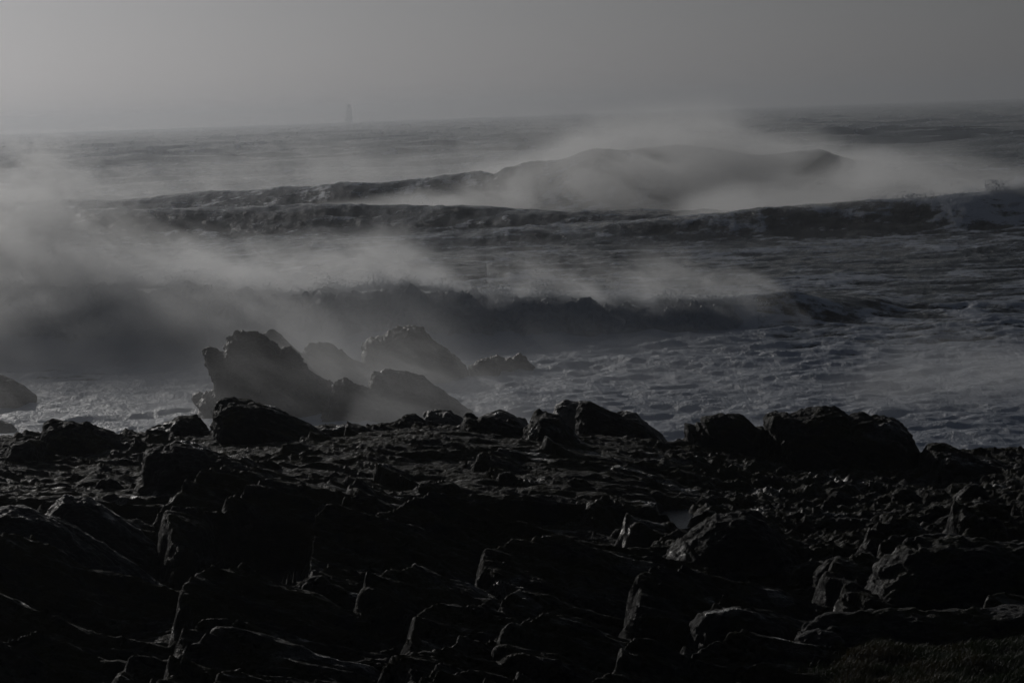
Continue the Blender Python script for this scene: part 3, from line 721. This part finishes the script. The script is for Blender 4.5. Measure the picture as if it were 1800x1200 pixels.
# ------------------------------------------------------------------ drifting spray: bodies of mist with real extent
def mist(name, label, lo, hi, dens, ztop, xprof, yprof=(.15, .35), scale=.12, aniso=.6, shear=(.5, .6), contrast=(.35, .75), stretch=1., yc=0.0, floor=.12, step=.4, wind=28):
    """box of air lo..hi; density falls with height above a top that varies along x (xprof: x in m -> height factor)"""
    m, N, L = new_mat(name + "_air")
    m.cycles.volume_step_rate = step
    g = node(N, 'ShaderNodeNewGeometry'); sp = node(N, 'ShaderNodeSeparateXYZ'); L.new(g.outputs['Position'], sp.inputs[0])
    X, Yp, Z = sp.outputs
    # wisps lean with the wind
    a_ = math.radians(wind); al = math_n(N, L, 'ADD', math_n(N, L, 'MULTIPLY', X, math.cos(a_) * .6), math_n(N, L, 'MULTIPLY', Z, -math.sin(a_) * .6))
    acr = math_n(N, L, 'ADD', math_n(N, L, 'MULTIPLY', X, math.sin(a_) * 1.2), math_n(N, L, 'MULTIPLY', Z, math.cos(a_) * 1.2))
    cx = al; cyy = math_n(N, L, 'SUBTRACT', math_n(N, L, 'MULTIPLY', Yp, .4), math_n(N, L, 'MULTIPLY', Z, shear[1] * .4))
    cb = node(N, 'ShaderNodeCombineXYZ'); L.new(cx, cb.inputs[0]); L.new(cyy, cb.inputs[1]); L.new(acr, cb.inputs[2])
    n1 = noise_node(N, L, scale, 5, .64, cb.outputs[0], 1.3)
    n = maprange(N, L, n1.outputs[0], contrast[0], contrast[1], floor, 1)
    # height envelope
    fc = node(N, 'ShaderNodeFloatCurve'); cm = fc.mapping; cv = cm.curves[0]
    xs = [(lo[0], 0)] + list(xprof) + [(hi[0], 0)]
    pts = [((x - lo[0]) / (hi[0] - lo[0]), y) for x, y in xs]
    cv.points[0].location = pts[0]; cv.points[1].location = pts[-1]
    for p in pts[1:-1]: cv.points.new(*p)
    for p in cv.points: p.handle_type = 'AUTO_CLAMPED'
    cm.update()
    L.new(maprange(N, L, X, lo[0], hi[0], smooth=False), fc.inputs['Value'])
    H = math_n(N, L, 'MULTIPLY', fc.outputs[0], ztop)
    wob = math_n(N, L, 'ADD', .62, math_n(N, L, 'MULTIPLY', n1.outputs[0], .8))
    H = math_n(N, L, 'MAXIMUM', math_n(N, L, 'MULTIPLY', H, wob), .02)
    rel = math_n(N, L, 'DIVIDE', Z, H)
    ez = maprange(N, L, rel, .25, 1.25, 1, 0)
    yr = maprange(N, L, Yp, lo[1], hi[1], smooth=False)
    e1 = maprange(N, L, yr, .0, yprof[0]); e2 = maprange(N, L, yr, 1 - yprof[1], 1., 1, 0)
    exl = maprange(N, L, fc.outputs[0], .0, .12)
    d = math_n(N, L, 'MULTIPLY', math_n(N, L, 'MULTIPLY', ez, n), math_n(N, L, 'MULTIPLY', e1, math_n(N, L, 'MULTIPLY', e2, exl)))
    d = math_n(N, L, 'MULTIPLY', d, dens)
    v = node(N, 'ShaderNodeVolumePrincipled'); v.inputs['Color'].default_value = (.97, .975, .98, 1); v.inputs['Anisotropy'].default_value = aniso
    L.new(d, v.inputs['Density'])
    L.new(v.outputs[0], node(N, 'ShaderNodeOutputMaterial').inputs['Volume'])
    V = [(x, y, z) for x in (lo[0], hi[0]) for y in (lo[1], hi[1]) for z in (lo[2], hi[2])]
    me = bpy.data.meshes.new(name); me.from_pydata(V, [], [(0, 1, 3, 2), (4, 6, 7, 5), (0, 4, 5, 1), (2, 3, 7, 6), (0, 2, 6, 4), (1, 5, 7, 3)])
    return tag(link(name, me, m), label, kind='stuff')
def X_(u, d): return at(u, 500, d)[0]
def billow(name, label, c, t0, t1, wy, hk, dens, scale, seed, amp=1.3, yoff=0.0, aniso=.45, soft=.16, step=.15, pad=1.5, hvar=.5):
    """dense tumbling whitewater along a crest: an opaque cloud of droplets with a soft, lumpy skin"""
    ts_ = np.linspace(t0, t1, 60); D = np.interp(ts_, c[0], c[1]) + yoff; H = np.interp(ts_, c[0], c[2]) * hk; Xs = ts_ * D
    lo = (Xs.min(), D.min() - wy * 1.35, -.4); hi = (Xs.max(), D.max() + wy * 1.35, H.max() * 1.5 + pad)
    m, N, L = new_mat(name + "_air")
    m.cycles.volume_step_rate = step
    g = node(N, 'ShaderNodeNewGeometry'); sp = node(N, 'ShaderNodeSeparateXYZ'); L.new(g.outputs['Position'], sp.inputs[0]); X, Yp, Z = sp.outputs
    def curve(vals, vmax):
        fc = node(N, 'ShaderNodeFloatCurve'); cv = fc.mapping.curves[0]
        idx = list(range(0, 60, 6)) + [59]; pts = [((Xs[i] - lo[0]) / (hi[0] - lo[0]), float(np.clip(vals[i] / vmax, 0, 1))) for i in idx]
        cv.points[0].location = pts[0]; cv.points[1].location = pts[-1]
        for p in pts[1:-1]: cv.points.new(*p)
        fc.mapping.update(); L.new(maprange(N, L, X, lo[0], hi[0], smooth=False), fc.inputs['Value'])
        return math_n(N, L, 'MULTIPLY', fc.outputs[0], vmax)
    Dn = math_n(N, L, 'ADD', curve(D - D.min() + .01, float(np.ptp(D)) + .02), float(D.min())); Hn = curve(H, H.max() * 1.01)
    mp = node(N, 'ShaderNodeMapping'); L.new(g.outputs['Position'], mp.inputs[0]); mp.inputs['Location'].default_value = (seed, seed * 2., 0); mp.inputs['Scale'].default_value = (1, 1, .9)
    n1 = noise_node(N, L, scale, 5, .66, mp.outputs[0], .7); n0 = noise_node(N, L, scale * .22, 2, .5, mp.outputs[0])
    Hn = math_n(N, L, 'MULTIPLY', Hn, math_n(N, L, 'ADD', 1 - hvar * .5, math_n(N, L, 'MULTIPLY', n0.outputs[0], hvar)))
    Hn = math_n(N, L, 'MAXIMUM', Hn, .05)
    dy = math_n(N, L, 'DIVIDE', math_n(N, L, 'SUBTRACT', Yp, Dn), wy); dz = math_n(N, L, 'DIVIDE', Z, Hn)
    rr = math_n(N, L, 'SQRT', math_n(N, L, 'ADD', math_n(N, L, 'MULTIPLY', dy, dy), math_n(N, L, 'MULTIPLY', dz, dz)))
    F = math_n(N, L, 'ADD', math_n(N, L, 'SUBTRACT', 1.0, rr), math_n(N, L, 'MULTIPLY', math_n(N, L, 'SUBTRACT', n1.outputs[0], .5), amp))
    xr = maprange(N, L, X, lo[0], hi[0], smooth=False)
    e = math_n(N, L, 'MULTIPLY', maprange(N, L, xr, 0, .06), maprange(N, L, xr, .82, 1, 1, 0))
    F = math_n(N, L, 'SUBTRACT', F, math_n(N, L, 'SUBTRACT', 1.0, e))
    d = math_n(N, L, 'MULTIPLY', maprange(N, L, F, 0, soft), dens)
    d = math_n(N, L, 'ADD', d, math_n(N, L, 'MULTIPLY', maprange(N, L, F, -.55, .25), dens * .06))
    v = node(N, 'ShaderNodeVolumePrincipled'); v.inputs['Color'].default_value = (.93, .95, .98, 1); v.inputs['Anisotropy'].default_value = aniso
    L.new(d, v.inputs['Density']); L.new(v.outputs[0], node(N, 'ShaderNodeOutputMaterial').inputs['Volume'])
    V = [(x, y, z) for x in (lo[0], hi[0]) for y in (lo[1], hi[1]) for z in (lo[2], hi[2])]
    me = bpy.data.meshes.new(name); me.from_pydata(V, [], [(0, 1, 3, 2), (4, 6, 7, 5), (0, 4, 5, 1), (2, 3, 7, 6), (0, 2, 6, 4), (1, 5, 7, 3)])
    return tag(link(name, me, m), label, kind='stuff')
tC = at(1420, 520, 160); tC = tC[0] / tC[1]
billow("whitewater_cloud", "billowing white water tumbling along the whole face of the main breaker", MAIN, tA, tC, 3.6, 1.06, .32, .6, 3, yoff=-.6, amp=2.8, hvar=.8, soft=.3)
tF0 = at(1060, 250, 375); tF0 = tF0[0] / tF0[1]; tF1 = at(1380, 250, 369); tF1 = tF1[0] / tF1[1]
billow("whitewater_cloud", "torn white water thrown up at the top of the tallest wave far out", FAR, tF0, tF1, 6.0, 1.22, .20, .2, 29, step=.2, amp=3.2, soft=.6, hvar=.8)
billow("whitewater_cloud", "billowing white water on the far right breaker", RIGHT, tR0, tR1, 4.0, 1.1, .7, .3, 11, step=.15, amp=2.0)
billow("whitewater_cloud", "billowing foam cloud of the surge behind the right end of the shore", NEARR, tN0, tN1, 2.4, 1.1, 1.2, .8, 19, pad=.6, amp=2.0)
# over and behind the main breaker (crest about 155 m out)
D = 166
mist("sea_mist", "bright spray blown back from the main breaker on the left", (X_(-420, D), 151, -.5), (X_(860, D), 186, 12), .36, 11.0,
     [(X_(-250, D), .55), (X_(-60, D), .66), (X_(40, D), .84), (X_(80, D), .98), (X_(130, D), .80), (X_(190, D), .66), (X_(250, D), .52), (X_(320, D), .47), (X_(450, D), .42), (X_(600, D), .42), (X_(690, D), .44), (X_(740, D), .36), (X_(800, D), .2)], (.12, .6), scale=.3, contrast=(.42, .62), floor=.05, step=.28)
mist("sea_mist", "low torn spray trailing off the crest of the main breaker right of centre", (X_(700, D), 151, -.5), (X_(1420, D), 170, 7), .20, 6.2,
     [(X_(780, D), .62), (X_(900, D), .66), (X_(1040, D), .60), (X_(1180, D), .62), (X_(1300, D), .45)], (.12, .6), scale=.34, contrast=(.44, .64), floor=.02)
D = 146
mist("sea_mist", "grey mist veiling the foot of the main breaker at the left", (X_(-420, D), 138, -.5), (X_(640, D), 150.6, 8), .17, 6.0,
     [(X_(-200, D), .9), (X_(60, D), 1.), (X_(250, D), .95), (X_(420, D), .8), (X_(540, D), .5)], (.3, .2), scale=.2, contrast=(.36, .66), floor=.25)
# rolling mist in front of the main breaker and between the stacks
D = 132
mist("sea_mist", "thin mist hanging in front of the breaker and among the stacks", (X_(-300, D), 86, -.5), (X_(1450, D), 150.5, 8), .015, 5.4,
     [(X_(-150, D), .7), (X_(100, D), .6), (X_(330, D), .45), (X_(430, D), .55), (X_(540, D), 1.), (X_(720, D), .95), (X_(850, D), .55), (X_(1100, D), .35), (X_(1300, D), .2)], (.3, .2), scale=.26, contrast=(.42, .62), floor=.12)
D = 124
mist("sea_mist", "lit spray drifting down between the leaning rock and the domed rock", (X_(400, D), 120.5, -.5), (X_(900, D), 127, 6.5), .12, 3.3,
     [(X_(470, D), .8), (X_(540, D), 1.), (X_(640, D), .9), (X_(740, D), .7), (X_(830, D), .4)], (.3, .3), scale=.4, contrast=(.38, .64), floor=.25)
D = 109
mist("sea_mist", "low spray running off the flat topped ridge rock towards the shore", (X_(590, D), 100, -.5), (X_(960, D), 113.5, 4.5), .05, 3.4,
     [(X_(640, D), .7), (X_(690, D), 1.), (X_(740, D), .9), (X_(860, D), .6)], (.3, .3), scale=.4, contrast=(.38, .64), floor=.2)
# plume of the tall far wave
D = 362
mist("sea_mist", "tall plume blown off the highest wave far out right of centre", (X_(430, D), 320, -.5), (X_(1640, D), 440, 17), .10, 11.6,
     [(X_(560, D), .12), (X_(700, D), .22), (X_(830, D), .38), (X_(950, D), .55), (X_(1040, D), .82), (X_(1150, D), .90), (X_(1240, D), .92), (X_(1320, D), .78), (X_(1420, D), .62), (X_(1520, D), .52), (X_(1600, D), .3)], (.2, .45), scale=.11, contrast=(.42, .6), wind=14)
# behind the right hand breaker
D = 290
mist("sea_mist", "pale spray streaming behind the far right breaker", (X_(1150, D), 268, -.5), (X_(2300, D), 330, 10), .09, 7.6,
     [(X_(1250, D), .4), (X_(1400, D), .65), (X_(1550, D), .8), (X_(1650, D), .86), (X_(1720, D), .8), (X_(1800, D), .6), (X_(2000, D), .5)], (.12, .5), scale=.12, contrast=(.4, .62), wind=12)
# low spray over the mid field, left and centre
D = 430
mist("sea_mist", "thin veils of blown spray over the distant water on the left", (X_(-400, D), 395, -.5), (X_(1250, D), 560, 14), .015, 10,
     [(X_(-200, D), .5), (X_(100, D), .6), (X_(350, D), .7), (X_(500, D), .9), (X_(650, D), .7), (X_(850, D), .85), (X_(1000, D), 1.), (X_(1150, D), .8)], (.15, .5), scale=.07, contrast=(.44, .62), floor=.04, wind=40)
D = 114
mist("sea_mist", "light spray rising off the surge behind the right end of the shore", (X_(1440, D), 106, -.5), (X_(2100, D), 126, 6), .09, 2.6,
     [(X_(1520, D), .55), (X_(1600, D), .9), (X_(1680, D), 1.), (X_(1800, D), .8), (X_(1950, D), .7)], (.2, .5), scale=.5)

# ------------------------------------------------------------------ haze
hm, N, L = new_mat("haze_air")
hv = node(N, 'ShaderNodeVolumePrincipled'); hv.inputs['Color'].default_value = (.62, .64, .67, 1); hv.inputs['Density'].default_value = .00025; hv.inputs['Anisotropy'].default_value = .72
L.new(hv.outputs[0], node(N, 'ShaderNodeOutputMaterial').inputs['Volume'])
lo, hi = (-4200, -60, -5.0), (4200, 9300, 52)
V = [(x, y, z) for x in (lo[0], hi[0]) for y in (lo[1], hi[1]) for z in (lo[2], hi[2])]
me = bpy.data.meshes.new("haze"); me.from_pydata(V, [], [(0, 1, 3, 2), (4, 6, 7, 5), (0, 4, 5, 1), (2, 3, 7, 6), (0, 2, 6, 4), (1, 5, 7, 3)])
tag(link("haze", me, hm), kind='stuff')
